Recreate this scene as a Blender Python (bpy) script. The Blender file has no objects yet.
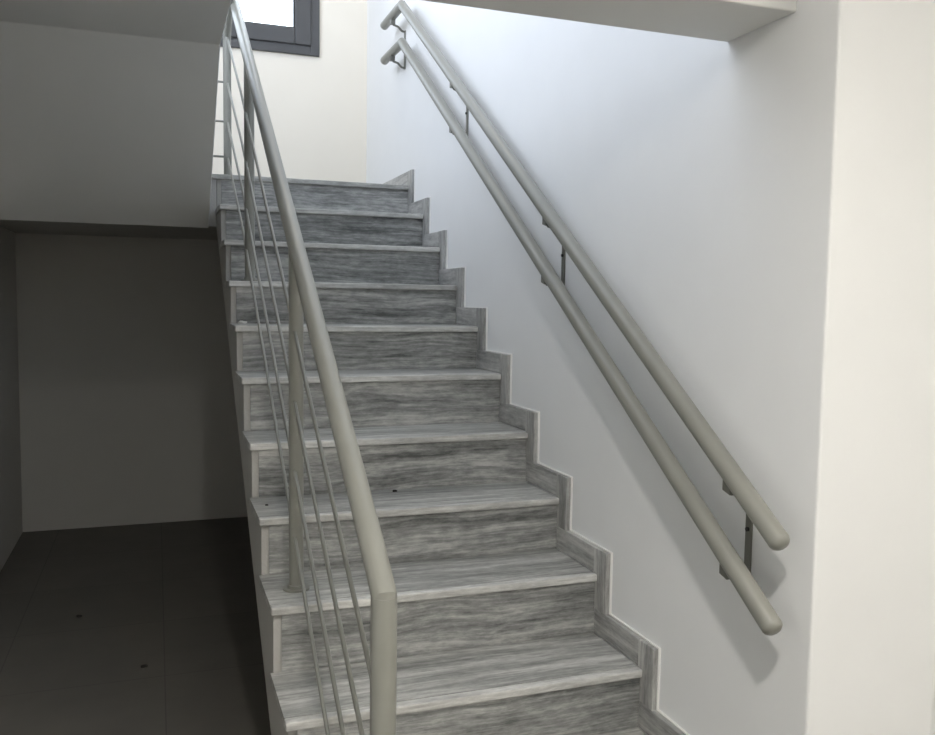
import bpy, bmesh, math, random
from mathutils import Vector, Matrix
random.seed(4)
sc = bpy.context.scene
COL = sc.collection

# ------------------------------------------------------------------ dimensions (metres)
RISE, GOING, N = 0.19, 0.2883, 10
XL, XR, XW = -1.038, 0.0, 0.022          # tread ends, wall face
YB = 4.0                                  # rear wall
ZF = -0.205                               # ground floor
XLEFT = -2.125
SLOPE = RISE / GOING
# each step as measured (front nosing y, tread height z); slight site tolerances
NOSE = [(0.0, 0.0), (0.293, 0.182), (0.583, 0.380), (0.874, 0.566), (1.158, 0.758),
        (1.438, 0.959), (1.722, 1.144), (2.010, 1.328), (2.280, 1.519), (2.572, 1.708), (2.864, 1.892)]
ZL = NOSE[-1][1]

# ------------------------------------------------------------------ materials
def mat(name):
    m = bpy.data.materials.new(name); m.use_nodes = True
    nt = m.node_tree; b = nt.nodes['Principled BSDF']
    return m, nt, b

def lin(r, g, b):
    f = lambda c: (c / 255 / 12.92) if c / 255 <= .04045 else ((c / 255 + .055) / 1.055) ** 2.4
    return (f(r), f(g), f(b), 1)

def plaster(name, col, var=.02, bump=.025, rough=.75, scale=6):
    m, nt, b = mat(name)
    tc = nt.nodes.new('ShaderNodeTexCoord')
    n = nt.nodes.new('ShaderNodeTexNoise'); n.inputs['Scale'].default_value = scale; n.inputs['Detail'].default_value = 4
    nt.links.new(tc.outputs['Object'], n.inputs['Vector'])
    mx = nt.nodes.new('ShaderNodeMix'); mx.data_type = 'RGBA'
    mx.inputs[6].default_value = [c * (1 - var) for c in col[:3]] + [1]
    mx.inputs[7].default_value = [min(1, c * (1 + var)) for c in col[:3]] + [1]
    nt.links.new(n.outputs['Fac'], mx.inputs[0]); nt.links.new(mx.outputs[2], b.inputs['Base Color'])
    n2 = nt.nodes.new('ShaderNodeTexNoise'); n2.inputs['Scale'].default_value = 90; n2.inputs['Detail'].default_value = 3
    nt.links.new(tc.outputs['Object'], n2.inputs['Vector'])
    bp = nt.nodes.new('ShaderNodeBump'); bp.inputs['Strength'].default_value = bump; bp.inputs['Distance'].default_value = .01
    nt.links.new(n2.outputs['Fac'], bp.inputs['Height']); nt.links.new(bp.outputs['Normal'], b.inputs['Normal'])
    b.inputs['Roughness'].default_value = rough
    return m

def marble(name, dark, mid, light, rough=.42, gain=1.0, along='X'):
    m, nt, b = mat(name)
    N_, L = nt.nodes, nt.links
    tc = N_.new('ShaderNodeTexCoord')
    # slow warp so the veins wander
    w = N_.new('ShaderNodeTexNoise'); w.inputs['Scale'].default_value = 2.6; w.inputs['Detail'].default_value = 1.2
    L.new(tc.outputs['Object'], w.inputs['Vector'])
    sb = N_.new('ShaderNodeVectorMath'); sb.operation = 'SUBTRACT'; sb.inputs[1].default_value = (.5, .5, .5)
    L.new(w.outputs['Color'], sb.inputs[0])
    scl = N_.new('ShaderNodeVectorMath'); scl.operation = 'SCALE'; scl.inputs['Scale'].default_value = .05
    L.new(sb.outputs[0], scl.inputs[0])
    ad = N_.new('ShaderNodeVectorMath'); ad.operation = 'ADD'
    L.new(tc.outputs['Object'], ad.inputs[0]); L.new(scl.outputs[0], ad.inputs[1])
    def streak(sx, syz, det, rgh):
        mp = N_.new('ShaderNodeMapping'); mp.inputs['Scale'].default_value = {'X': (sx, syz, syz), 'Y': (syz, sx, syz), 'Z': (syz, syz, sx)}[along]
        L.new(ad.outputs[0], mp.inputs['Vector'])
        n = N_.new('ShaderNodeTexNoise'); n.inputs['Scale'].default_value = 1; n.inputs['Detail'].default_value = det
        n.inputs['Roughness'].default_value = rgh
        L.new(mp.outputs['Vector'], n.inputs['Vector'])
        return n.outputs['Fac']
    a = streak(1.6, 26, 5, .62); c = streak(5, 95, 4, .7); d = streak(.7, 8, 2, .5); e = streak(22, 60, 4, .7)
    def ma(op, x, y):
        n = N_.new('ShaderNodeMath'); n.operation = op
        for i, v in enumerate((x, y)):
            if isinstance(v, float): n.inputs[i].default_value = v
            else: L.new(v, n.inputs[i])
        return n.outputs[0]
    s = ma('ADD', ma('ADD', ma('MULTIPLY', a, .36), ma('MULTIPLY', c, .26)), ma('ADD', ma('MULTIPLY', d, .18), ma('MULTIPLY', e, .20)))
    r = N_.new('ShaderNodeValToRGB'); cr = r.color_ramp
    cr.elements[0].position = .40; cr.elements[0].color = dark
    cr.elements[1].position = .60; cr.elements[1].color = light
    k = cr.elements.new(.50); k.color = mid
    L.new(s, r.inputs['Fac']); L.new(r.outputs['Color'], b.inputs['Base Color'])
    bp = N_.new('ShaderNodeBump'); bp.inputs['Strength'].default_value = .12; bp.inputs['Distance'].default_value = .004
    L.new(e, bp.inputs['Height']); L.new(bp.outputs['Normal'], b.inputs['Normal'])
    b.inputs['Roughness'].default_value = rough
    return m

def paint(name, col, rough=.35, metal=0, noise=.04):
    m, nt, b = mat(name)
    tc = nt.nodes.new('ShaderNodeTexCoord')
    n = nt.nodes.new('ShaderNodeTexNoise'); n.inputs['Scale'].default_value = 14; n.inputs['Detail'].default_value = 3
    nt.links.new(tc.outputs['Object'], n.inputs['Vector'])
    mx = nt.nodes.new('ShaderNodeMix'); mx.data_type = 'RGBA'
    mx.inputs[6].default_value = [c * (1 - noise) for c in col[:3]] + [1]
    mx.inputs[7].default_value = [min(1, c * (1 + noise)) for c in col[:3]] + [1]
    nt.links.new(n.outputs['Fac'], mx.inputs[0]); nt.links.new(mx.outputs[2], b.inputs['Base Color'])
    b.inputs['Roughness'].default_value = rough; b.inputs['Metallic'].default_value = metal
    return m

def tiles(name):
    m, nt, b = mat(name)
    N_, L = nt.nodes, nt.links
    tc = N_.new('ShaderNodeTexCoord')
    mp = N_.new('ShaderNodeMapping'); mp.inputs['Scale'].default_value = (1.667, 1.667, 1.667); mp.inputs['Location'].default_value = (.2, .35, 0)
    L.new(tc.outputs['Object'], mp.inputs['Vector'])
    br = N_.new('ShaderNodeTexBrick'); br.offset = 0; br.squash = 1
    br.inputs['Scale'].default_value = 1; br.inputs['Brick Width'].default_value = 1; br.inputs['Row Height'].default_value = 1
    br.inputs['Mortar Size'].default_value = .004; br.inputs['Mortar Smooth'].default_value = .2
    br.inputs['Color1'].default_value = FLOOR_A; br.inputs['Color2'].default_value = FLOOR_B; br.inputs['Mortar'].default_value = FLOOR_M
    L.new(mp.outputs['Vector'], br.inputs['Vector'])
    n = N_.new('ShaderNodeTexNoise'); n.inputs['Scale'].default_value = 5; n.inputs['Detail'].default_value = 5
    L.new(tc.outputs['Object'], n.inputs['Vector'])
    mr = N_.new('ShaderNodeMapRange'); mr.inputs[3].default_value = .8; mr.inputs[4].default_value = 1.2
    L.new(n.outputs['Fac'], mr.inputs[0])
    mx = N_.new('ShaderNodeMix'); mx.data_type = 'RGBA'; mx.blend_type = 'MULTIPLY'; mx.inputs[0].default_value = 1
    L.new(br.outputs['Color'], mx.inputs[6]); L.new(mr.outputs[0], mx.inputs[7]); L.new(mx.outputs[2], b.inputs['Base Color'])
    b.inputs['Roughness'].default_value = .55
    return m

FLOOR_A = (.105, .098, .085, 1); FLOOR_B = (.118, .11, .095, 1); FLOOR_M = (.07, .065, .058, 1)
M_WALL = plaster('white_wall_paint', (.80, .81, .815))
M_CREAM = plaster('cream_wall_paint', (.80, .755, .67))
M_SOFFIT = plaster('soffit_paint', (.74, .74, .72))
M_RECESS_SHADE = plaster('recess_wall_shade_tone', (.54, .53, .50))  # darker than the white walls: shade of the recess put into the colour
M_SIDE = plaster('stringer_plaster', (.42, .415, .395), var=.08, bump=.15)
M_FLOOR = tiles('dark_floor_tiles')
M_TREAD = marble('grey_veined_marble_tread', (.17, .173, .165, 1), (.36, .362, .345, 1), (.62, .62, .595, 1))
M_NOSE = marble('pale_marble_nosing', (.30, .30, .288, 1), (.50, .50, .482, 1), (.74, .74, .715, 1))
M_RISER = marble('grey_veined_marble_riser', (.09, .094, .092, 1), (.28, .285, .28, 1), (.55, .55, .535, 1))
M_SKIRT = marble('grey_veined_marble_skirting', (.2, .2, .195, 1), (.38, .38, .37, 1), (.58, .58, .56, 1), along='Y')
M_SKIRTV = marble('grey_veined_marble_upright', (.2, .2, .195, 1), (.36, .36, .35, 1), (.56, .56, .54, 1), along='Z')
M_CAULK = paint('white_edge_filler', (.85, .85, .83, 1), .6)
M_RAIL = paint('grey_green_enamel', (.245, .247, .222, 1), .34)
M_BRACKET = paint('dark_steel', (.20, .20, .18, 1), .38, .5)
M_SCREW = paint('screw_steel', (.05, .05, .05, 1), .4, .6)
M_FRAME = paint('anthracite_window_aluminium', (.07, .071, .074, 1), .45)
M_GASKET = paint('black_rubber', (.015, .015, .015, 1), .6)
M_CRUMB = paint('dark_grit', (.03, .028, .025, 1), .9)
M_MORTAR = paint('pale_mortar', (.6, .59, .56, 1), .9)
m, nt, b = mat('window_glass')
out = nt.nodes['Material Output']
tr = nt.nodes.new('ShaderNodeBsdfTransparent'); tr.inputs[0].default_value = (.97, .985, .98, 1)
gl = nt.nodes.new('ShaderNodeBsdfGlossy'); gl.inputs['Roughness'].default_value = .02
fr = nt.nodes.new('ShaderNodeFresnel'); fr.inputs['IOR'].default_value = 1.45
mxs = nt.nodes.new('ShaderNodeMixShader')
nt.links.new(fr.outputs[0], mxs.inputs[0]); nt.links.new(tr.outputs[0], mxs.inputs[1]); nt.links.new(gl.outputs[0], mxs.inputs[2])
nt.links.new(mxs.outputs[0], out.inputs['Surface']); nt.nodes.remove(b)
M_GLASS = m

# ------------------------------------------------------------------ mesh helpers
def link(name, bm, m, parent=None, smooth=False, bevel=0, seg=2):
    bmesh.ops.recalc_face_normals(bm, faces=bm.faces)
    me = bpy.data.meshes.new(name); bm.to_mesh(me); bm.free()
    me.materials.append(m)
    o = bpy.data.objects.new(name, me); COL.objects.link(o)
    if parent is not None: o.parent = parent
    if smooth:
        for p in me.polygons: p.use_smooth = True
        md = o.modifiers.new('edges', 'EDGE_SPLIT'); md.split_angle = math.radians(40)
    if bevel:
        md = o.modifiers.new('bevel', 'BEVEL'); md.width = bevel; md.segments = seg; md.limit_method = 'ANGLE'; md.angle_limit = math.radians(35)
    return o

def box(bm, x0, x1, y0, y1, z0, z1):
    vs = [bm.verts.new((x, y, z)) for z in (z0, z1) for y in (y0, y1) for x in (x0, x1)]
    for f in ((0, 2, 3, 1), (4, 5, 7, 6), (0, 1, 5, 4), (2, 6, 7, 3), (0, 4, 6, 2), (1, 3, 7, 5)):
        bm.faces.new([vs[i] for i in f])

def prism(bm, prof, x0, x1):
    """closed (y, z) outline swept along x"""
    a = [bm.verts.new((x0, y, z)) for y, z in prof]; c = [bm.verts.new((x1, y, z)) for y, z in prof]
    n = len(prof)
    bm.faces.new(a); bm.faces.new(c[::-1])
    for i in range(n):
        j = (i + 1) % n
        bm.faces.new((a[i], a[j], c[j], c[i]))

def tube(bm, pts, r, seg=20, dome=(0, 0), mitre=True):
    """round tube along a polyline, mitred joints, optional domed ends"""
    pts = [Vector(p) for p in pts]
    n = len(pts)
    rings = []
    d0 = (pts[1] - pts[0]).normalized()
    ref = Vector((1, 0, 0)) if abs(d0.x) < .9 else Vector((0, 0, 1))
    u = (ref - d0 * ref.dot(d0)).normalized(); v = d0.cross(u)
    ring0 = [pts[0] + r * (math.cos(2 * math.pi * k / seg) * u + math.sin(2 * math.pi * k / seg) * v) for k in range(seg)]
    cur = ring0
    def add(pl): return [bm.verts.new(p) for p in pl]
    if dome[0]:
        for t in range(3, 0, -1):
            ang = t * math.pi / 8
            rings.append(add([pts[0] + (p - pts[0]) * math.cos(ang) - d0 * dome[0] * math.sin(ang) for p in ring0]))
    rings.append(add(cur))
    for i in range(1, n):
        d = (pts[i] - pts[i - 1]).normalized()
        nrm = d if i == n - 1 else (d + (pts[i + 1] - pts[i]).normalized()).normalized()
        cur = [p + d * ((pts[i] - p).dot(nrm) / d.dot(nrm)) for p in cur]
        rings.append(add(cur))
    if dome[1]:
        d = (pts[-1] - pts[-2]).normalized()
        for t in range(1, 4):
            ang = t * math.pi / 8
            rings.append(add([pts[-1] + (p - pts[-1]) * math.cos(ang) + d * dome[1] * math.sin(ang) for p in cur]))
    for a, c in zip(rings, rings[1:]):
        for k in range(seg):
            bm.faces.new((a[k], a[(k + 1) % seg], c[(k + 1) % seg], c[k]))
    bm.faces.new(rings[0][::-1]); bm.faces.new(rings[-1])

def empty(name, loc):
    o = bpy.data.objects.new(name, None); COL.objects.link(o); o.location = loc; o.empty_display_size = .1
    o.matrix_world = Matrix.Translation(loc)
    return o

def tag(o, label, cat=None, group=None, kind=None):
    if label: o['label'] = label
    if cat: o['category'] = cat
    if group: o['group'] = group
    if kind: o['kind'] = kind
    return o

def B(): return bmesh.new()

def adopt(root, *objs):
    inv = Matrix.Translation(-Vector(root.location))
    for o in objs:
        o.parent = root; o.matrix_parent_inverse = inv
    return objs[0]

# ------------------------------------------------------------------ setting
bm = B(); box(bm, XLEFT - .2, 2.6, -4.6, YB + .2, ZF - .1, ZF)
tag(link('floor', bm, M_FLOOR), 'dark grey tiled floor running into the recess under the stairs', 'floor', kind='structure')

# right wall: flanks the stairs, its squared end faces the viewer
bm = B(); box(bm, XW, .396, -.356, YB + .2, ZF, 4.6)
tag(link('wall_right', bm, M_WALL, bevel=.006), 'white wall beside the stairs carrying the double handrail', 'wall', kind='structure')

# rear wall with window opening
WX0, WX1, WZ0, WZ1 = -1.55, -.300, 2.845, 4.05
bm = B()
box(bm, XLEFT - .2, WX0, YB, YB + .2, 1.7, 4.6); box(bm, WX1, XW, YB, YB + .2, 1.7, 4.6)
box(bm, WX0, WX1, YB, YB + .2, 1.7, WZ0); box(bm, WX0, WX1, YB, YB + .2, WZ1, 4.6)
tag(link('wall_back', bm, M_CREAM), 'cream wall at the landing holding the dark framed window', 'wall', kind='structure')

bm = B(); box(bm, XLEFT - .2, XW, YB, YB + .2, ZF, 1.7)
tag(link('wall_recess', bm, M_RECESS_SHADE), 'dim wall, shade in its grey colour, at the back of the recess under the stairs', 'wall', kind='structure')

# left wall; a broad high window opening in its upper storey lets daylight in
BY0, BY1, BZ = -.224, .025, 1.911
LY0, LY1, LZ0, LZ1 = .15, 3.1, 2.95, 4.5
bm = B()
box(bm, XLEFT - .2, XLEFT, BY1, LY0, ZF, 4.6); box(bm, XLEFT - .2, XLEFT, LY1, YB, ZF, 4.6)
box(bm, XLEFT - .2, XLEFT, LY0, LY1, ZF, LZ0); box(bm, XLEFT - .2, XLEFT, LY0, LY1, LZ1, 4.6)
tag(link('wall_left', bm, M_RECESS_SHADE), 'dim wall, shade in its grey colour, at the left of the recess under the stairs', 'wall', kind='structure')

# room the viewer stands in
ZC = 2.38
bm = B(); box(bm, XLEFT - .2, XLEFT, -4.6, BY1, ZF, ZC + .3)
tag(link('wall_hall', bm, M_WALL), 'white wall at the left of the hall', 'wall', kind='structure')
bm = B(); box(bm, XLEFT - .2, 2.6, -4.8, -4.6, ZF, ZC + .3)
tag(link('wall_front', bm, M_WALL), 'white wall behind the viewer', 'wall', kind='structure')
bm = B(); box(bm, 2.4, 2.6, -4.6, .8, ZF, ZC + .3); box(bm, .396, 2.4, -.12, .8, ZF, ZC + .3)
tag(link('wall_side', bm, M_WALL), 'white wall of the hall beyond the right wall end', 'wall', kind='structure')
bm = B(); box(bm, XLEFT, 2.4, -4.6, -.224, ZC, ZC + .3); box(bm, .396, 2.4, -.224, -.12, ZC, ZC + .3)
tag(link('ceiling', bm, M_WALL), 'white ceiling of the lower hall', 'ceiling', kind='structure')
# beam across the mouth of the stairs, with the upper storey's wall standing on it
BY0, BY1, BZ = -.224, .025, 1.911
bm = B(); box(bm, XLEFT, XW, BY0, BY1, BZ, 4.6)
tag(link('beam', bm, M_SOFFIT, bevel=.004), 'grey beam crossing above the foot of the stairs', 'beam', kind='structure')
bm = B(); box(bm, XLEFT, XW, BY1, YB, 4.6, 4.7)
tag(link('ceiling_upper', bm, M_WALL), 'white ceiling over the stairwell', 'ceiling', kind='structure')

# upper flight over the recess: sloping underside, then level slab; stepped on top
UX = -1.072
zs0, ys = 1.612, 2.872
yk = 1.93; zk = zs0 + (ys - yk) * .72
prof = [(ys, zs0), (yk, zk), (BY1, zk), (BY1, ZL + 3 * RISE)]
yy, zz = 2.872 - 2 * GOING, ZL + 3 * RISE
prof += [(yy, zz)]
for k in range(2):
    zz -= RISE; prof += [(yy, zz)]
    yy += GOING; prof += [(yy, zz)]
bm = B(); prism(bm, prof, XLEFT, UX)
tag(link('ceiling_left', bm, M_SOFFIT, bevel=.004), 'grey sloping underside of the upper flight over the dark recess', 'ceiling', kind='structure')

# window
def frame_ring(bm, x0, x1, z0, z1, w, y0, y1):
    box(bm, x0, x0 + w, y0, y1, z0, z1); box(bm, x1 - w, x1, y0, y1, z0, z1)
    box(bm, x0 + w, x1 - w, y0, y1, z0, z0 + w); box(bm, x0 + w, x1 - w, y0, y1, z1 - w, z1)
def window(name, y, label):
    root = empty(name, ((WX0 + WX1) / 2, y, WZ0)); tag(root, label, 'window', kind='structure')
    bm = B(); frame_ring(bm, WX0, WX1, WZ0, WZ1, .062, y - .02, y + .07)
    adopt(root, link('window_frame', bm, M_FRAME, bevel=.004))
    xm = (WX0 + WX1) / 2
    for x0, x1 in ((WX0 + .058, xm + .01), (xm - .01, WX1 - .058)):
        bm = B(); frame_ring(bm, x0, x1, WZ0 + .058, WZ1 - .058, .105, y - .036, y + .045)
        s = adopt(root, link('sash', bm, M_FRAME, bevel=.008, seg=3))
        bm = B(); frame_ring(bm, x0 + .103, x1 - .103, WZ0 + .161, WZ1 - .161, .008, y - .02, y + .02)
        g = link('gasket', bm, M_GASKET); g.parent = s
        bm = B(); box(bm, x0 + .104, x1 - .104, y + .0, y + .008, WZ0 + .162, WZ1 - .162)
        p = link('pane', bm, M_GLASS); p.parent = s
window('window_1', YB, 'dark grey framed window above the stair landing, bright sky outside')

# ------------------------------------------------------------------ staircase
st = empty('staircase', (-.5, 0, ZF))
tag(st, 'straight flight of grey veined marble steps rising to the landing', 'staircase')
TT = .024
for i, (y, z) in enumerate(NOSE):
    last = i == len(NOSE) - 1
    y2 = YB if last else NOSE[i + 1][0] + .022
    if not last:
        bm = B(); box(bm, XL, XR, y + .030, y2 - .001, z - TT, z)
        t_ = adopt(st, link('tread', bm, M_TREAD))
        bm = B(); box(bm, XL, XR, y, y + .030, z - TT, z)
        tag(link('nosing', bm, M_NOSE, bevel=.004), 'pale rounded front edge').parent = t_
    else:
        ld = empty('floor_landing', (-1, y, z)); tag(ld, 'marble landing at the head of the steps', 'landing', kind='structure')
        bm = B(); prism(bm, [(y + .012, z - TT), (y + .012, z), (YB, z), (YB, z - TT)], XLEFT, XW)
        box(bm, UX - .006, 0, y, y + .012, z - TT, z)
        adopt(ld, link('landing_slab', bm, M_TREAD, bevel=.002))
    zp = NOSE[i - 1][1] if i else ZF
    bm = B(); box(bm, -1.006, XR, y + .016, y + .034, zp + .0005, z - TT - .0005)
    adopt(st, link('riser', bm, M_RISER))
# concrete body: stepped top, sloping soffit
prof = []
for i, (y, z) in enumerate(NOSE):
    zp = NOSE[i - 1][1] - TT if i else ZF
    prof += [(y + .024, zp), (y + .024, z - TT - .0005)]
prof += [(2.93, ZL - TT - .0005), (2.93, 1.622), (.42, ZF)]
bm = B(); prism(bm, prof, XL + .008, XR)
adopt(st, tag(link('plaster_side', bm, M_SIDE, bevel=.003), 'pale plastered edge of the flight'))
# landing beyond the flight's left edge, under the upper flight
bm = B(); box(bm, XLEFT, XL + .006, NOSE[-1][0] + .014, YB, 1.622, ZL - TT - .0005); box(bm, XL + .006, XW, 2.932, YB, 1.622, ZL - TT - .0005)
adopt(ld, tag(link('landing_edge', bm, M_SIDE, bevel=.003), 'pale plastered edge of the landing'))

# skirting: one stepped stone upstand per step along the right wall
bb = empty('baseboard_right', (XW, 0, 0)); tag(bb, 'stepped marble skirting climbing the right wall beside the treads', 'skirting', kind='structure')
H, D = .082, .052
def step_prof(i, g=0.0):
    y, z = NOSE[i]; ynx = NOSE[i + 1][0] - D if i < N else YB
    zp = NOSE[i - 1][1] + H if i else ZF
    return y, z, ynx, zp
for i in range(N + 1):
    y, z, ynx, zp = step_prof(i)
    # vertical piece
    bm = B(); box(bm, 0.0005, XW, y - D, y + .03, zp - .001, z + H)
    adopt(bb, link('skirting_upright', bm, M_SKIRTV, bevel=.002))
    # horizontal piece
    bm = B(); box(bm, 0.0006, XW - .0005, y + .031, ynx + (D + .018 if i < N else 0), z + .0005, z + H - .0005)
    adopt(bb, link('skirting_strip', bm, M_SKIRT, bevel=.002))
# thin white filler line between stone and wall
bm = B()
for i in range(N + 1):
    y, z, ynx, zp = step_prof(i)
    box(bm, XW - .006, XW, y - D - .005, y - D, zp, z + H + .004)
    box(bm, XW - .006, XW, y - D, ynx - .005, z + H, z + H + .004)
adopt(bb, link('filler_line', bm, M_CAULK))
bm = B(); box(bm, 0.004, XW, -.356, -D - .006, ZF, ZF + H)
adopt(bb, link('skirting_strip', bm, M_SKIRT, bevel=.002))

# ------------------------------------------------------------------ stair railing (left, open side)
XB = -.945
def zrail(y): return .9375 + .6491 * y       # centre of the sloping handrail
Y1 = -.334                                   # newel at the foot
PX, PY, ztop = -.973, 2.885, 2.60            # post at the landing edge
rl = empty('stair_railing', (XB, Y1, ZF))
tag(rl, 'grey metal railing on the open side of the steps, round handrail over four bars', 'railing')
R = .0242
knee = zrail(Y1) - .006
bm = B(); tube(bm, [(XB, Y1, knee - .002), (XB, Y1, knee), (XB, Y1 + .10, zrail(Y1 + .10)), (XB, 2.95, zrail(2.95)), (XB, 3.08, zrail(2.95) + .02)], R, 24, dome=(0, .015))
adopt(rl, link('handrail', bm, M_RAIL, smooth=True))
bm = B(); tube(bm, [(XB, Y1, ZF), (XB, Y1, knee - .0022)], R + .0005, 24)
nw = adopt(rl, link('newel_post', bm, M_RAIL, smooth=True))
def flange(y, z, r=.040):
    bm = B(); tube(bm, [(XB, y, z), (XB, y, z + .006)], r, 28)
    return link('base_plate', bm, M_RAIL, smooth=True)
flange(Y1, ZF).parent = nw
for y, z in ((.73, NOSE[2][1]), (2.062, NOSE[7][1])):
    bm = B(); tube(bm, [(XB, y, z), (XB, y, zrail(y) - R * .6)], .022, 20)
    p = adopt(rl, link('post', bm, M_RAIL, smooth=True))
    flange(y, z).parent = p
    bm = B(); tube(bm, [(XB, y, z + .006), (XB, y, z + .016)], .027, 20)
    link('collar', bm, M_RAIL, smooth=True).parent = p
# post at the landing edge with the foot of the upper handrail
bm = B(); tube(bm, [(PX, PY, ZL), (PX, PY, ztop)], .0205, 20)
adopt(rl, link('post', bm, M_RAIL, smooth=True))
bm = B(); tube(bm, [(PX, PY, ztop - .03), (PX, PY, ztop), (PX, PY - 1.2, ztop + 1.2 * .66)], .0208, 20, dome=(0, .01))
adopt(rl, link('upper_handrail', bm, M_RAIL, smooth=True))
bm = B(); tube(bm, [(-1.16, PY, ZL), (-1.16, PY, ztop)], .0205, 20)
adopt(rl, link('post', bm, M_RAIL, smooth=True))
# bars follow the slope, turn at the landing post and run on across the gap
for a, k, zt in ((.6845, .665, 2.597), (.475, .666, 2.365), (.2655, .67, 2.165), (.052, .688, 1.985)):
    bm = B(); tube(bm, [(XB, Y1, a + k * Y1), (XB + .6 * (PX - XB), 2.2, a + k * 2.2), (PX, PY, zt), (-1.16, PY, zt)], .0057, 10)
    adopt(rl, link('bar', bm, M_RAIL, smooth=True))

# ------------------------------------------------------------------ double wall handrail
XH = -.06; RH = .0245
wh = empty('wall_handrail', (XW, 1.3, .9))
tag(wh, 'pair of parallel grey tubular handrails bracketed to the right wall', 'handrail')
RA = [((XH, -.326, .548), (XH, 2.812, 2.648), (XH, 3.195, 2.648)),
      ((XH, -.338, .743), (XH, 2.820, 2.849), (XH, 3.205, 2.849))]
LAB = ('lower rail', 'upper rail')
for lab, (a, b_, c) in zip(LAB, RA):
    bm = B(); tube(bm, [a, b_, c], RH, 24, dome=(.016, .012))
    adopt(wh, tag(link('rail', bm, M_RAIL, smooth=True), lab))
def zr(k, y):
    (x, y0, z0), (x1, y1, z1), _ = RA[k]
    return z0 + (z1 - z0) * (y - y0) / (y1 - y0) if y < y1 else z1
for y in (-.135, .925, 1.96, 3.04):
    zs = [zr(k, y) - RH - .040 for k in (0, 1)]
    bm = B(); box(bm, XW - .006, XW, y - .0115, y + .0115, zs[0] - .014, zs[1] - .002)
    br = adopt(wh, tag(link('bracket', bm, M_BRACKET, bevel=.002), 'dark steel bracket'))
    g = .66 if y < 2.8 else 0
    for k, zz in enumerate(zs):
        yc = y - .026
        top = zr(k, yc) - RH * 1.2
        low = top - .018
        bm = B(); tube(bm, [(XW - .003, y, zz - .008), (XW - .022, y - .003, zz - .006), (XW - .048, yc + .010, low - .006), (XH + .006, yc, low - .002), (XH, yc, low + .008)], .006, 12)
        a = link('arm', bm, M_BRACKET, smooth=True); a.parent = br
        # saddle under the tube, cut to its slope
        pr = [(yc - .015, top - .015 * g + .010), (yc + .015, top + .015 * g + .010), (yc + .015, low + .006 * g), (yc - .015, low - .006 * g)]
        bm = B(); prism(bm, pr, XH - .012, XH + .012)
        link('saddle', bm, M_BRACKET, bevel=.0015).parent = br
    zc = sum(zs) / 2
    bm = B(); tube(bm, [(XW - .011, y, zc), (XW - .004, y, zc)], .0055, 12)
    link('screw', bm, M_SCREW, smooth=True).parent = br

# ------------------------------------------------------------------ grit lying about
def crumb(x, y, z, r, m, label, seed, name='grit', flat=.6):
    rnd = random.Random(seed)
    bm = B(); bmesh.ops.create_icosphere(bm, subdivisions=2, radius=r)
    for v in bm.verts:
        k = 1 + rnd.uniform(-.22, .22)
        v.co = Vector((v.co.x * k * 1.3, v.co.y * k, max(v.co.z * k * flat, -r * flat * .6)))
    o = link(name, bm, m); o.location = (x, y, z + r * flat * .6)
    tag(o, label, 'debris')
crumb(-.532, 1.135, NOSE[3][1], .007, M_CRUMB, 'dark crumb of grit against the riser in the middle of a tread', 1)
crumb(-.995, 1.05, NOSE[3][1], .0045, M_CRUMB, 'dark crumb of grit on a tread near its open end behind the bars', 2)
crumb(-.985, 1.985, NOSE[6][1], .014, M_MORTAR, 'pale lump of mortar against a riser at the open side', 3, 'mortar_lump')

crumb(-1.397, 1.698, ZF, .010, M_CRUMB, 'dark crumb of grit on the floor tiles in front of the recess, nearer the stairs', 4)
crumb(-1.682, 2.357, ZF, .010, M_CRUMB, 'dark crumb of grit on the floor tiles nearer the left wall', 5)

# ------------------------------------------------------------------ light
w = bpy.data.worlds.new('sky'); sc.world = w; w.use_nodes = True
bg = w.node_tree.nodes['Background']; bg.inputs['Color'].default_value = (.80, .87, 1.0, 1); bg.inputs['Strength'].default_value = 6.3

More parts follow.
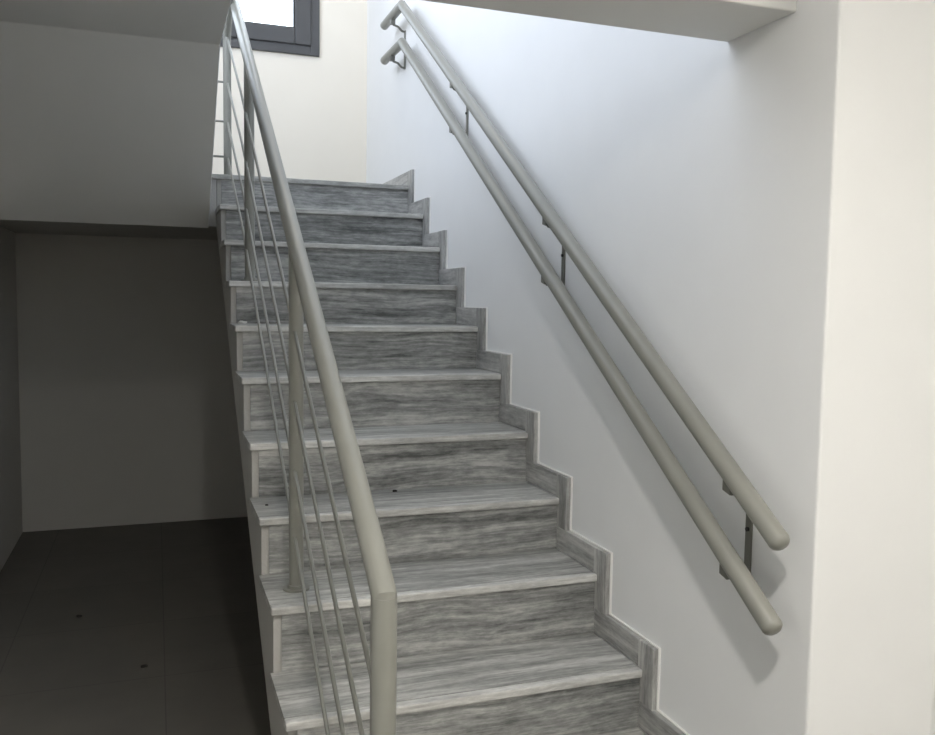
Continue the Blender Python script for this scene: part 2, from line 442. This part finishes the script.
def area(name, loc, target, size, power, col, spread=180, shape='DISK', sy=None):
    l = bpy.data.lights.new(name, 'AREA'); l.shape = shape; l.size = size; l.energy = power; l.color = col
    if sy: l.size_y = sy
    l.spread = math.radians(spread)
    o = bpy.data.objects.new(name, l); COL.objects.link(o); o.location = loc
    o.rotation_euler = (Vector(target) - Vector(loc)).to_track_quat('-Z', 'Y').to_euler()
    return o
def portal(name, loc, target, sx, sy):
    o = area(name, loc, target, sx, 1, (1, 1, 1), shape='RECTANGLE', sy=sy)
    o.data.cycles.is_portal = True
portal('window_daylight', ((WX0 + WX1) / 2, YB + .15, (WZ0 + WZ1) / 2), ((WX0 + WX1) / 2, 0, (WZ0 + WZ1) / 2), WX1 - WX0, WZ1 - WZ0)
portal('upper_daylight', (XLEFT - .1, (LY0 + LY1) / 2, (LZ0 + LZ1) / 2), (0, (LY0 + LY1) / 2, (LZ0 + LZ1) / 2), LY1 - LY0, LZ1 - LZ0)
def globe(name, loc, power, col, r):
    l = bpy.data.lights.new(name, 'POINT'); l.energy = power; l.color = col; l.shadow_soft_size = r
    o = bpy.data.objects.new(name, l); COL.objects.link(o); o.location = loc
globe('hall_ceiling_lamp', (-1.0, -1.60, 2.28), 13, (1, .955, .885), .06)
area('hall_ceiling_disc', (-1.0, -1.60, 2.30), (-1.0, -1.60, 0), .14, 31, (1, .955, .885), 160)
globe('hall_globe_lamp', (1.8, -3.2, 1.95), 78, (1, .93, .82), .1)
area('landing_warm_fill', (-.5, 3.0, 4.55), (-.5, 3.0, 0), .3, 6, (1, .86, .66), 170)  # unseen light added to warm the landing wall

# ------------------------------------------------------------------ camera
C = Vector((-1.33415, -1.85162, 1.25792)); yaw, pit, rol = .34559, -.0773, .01449
fwd = Vector((math.sin(yaw) * math.cos(pit), math.cos(yaw) * math.cos(pit), math.sin(pit)))
rt = Vector((math.cos(yaw), -math.sin(yaw), 0)); up = rt.cross(fwd)
r2 = rt * math.cos(rol) + up * math.sin(rol); u2 = -rt * math.sin(rol) + up * math.cos(rol)
cam = bpy.data.cameras.new('camera'); cam.sensor_fit = 'HORIZONTAL'; cam.sensor_width = 36; cam.lens = 865.73 / 935 * 36
cam.clip_start = .02
co = bpy.data.objects.new('camera', cam); COL.objects.link(co)
co.matrix_world = Matrix(((r2.x, u2.x, -fwd.x, C.x), (r2.y, u2.y, -fwd.y, C.y), (r2.z, u2.z, -fwd.z, C.z), (0, 0, 0, 1)))
sc.camera = co

sc.view_settings.view_transform = 'Standard'; sc.view_settings.look = 'None'
sc.view_settings.gamma = 1; sc.view_settings.use_curve_mapping = False
sc.view_settings.exposure = 0.0
sc.cycles.max_bounces = 10; sc.cycles.diffuse_bounces = 6
sc.cycles.use_denoising = True
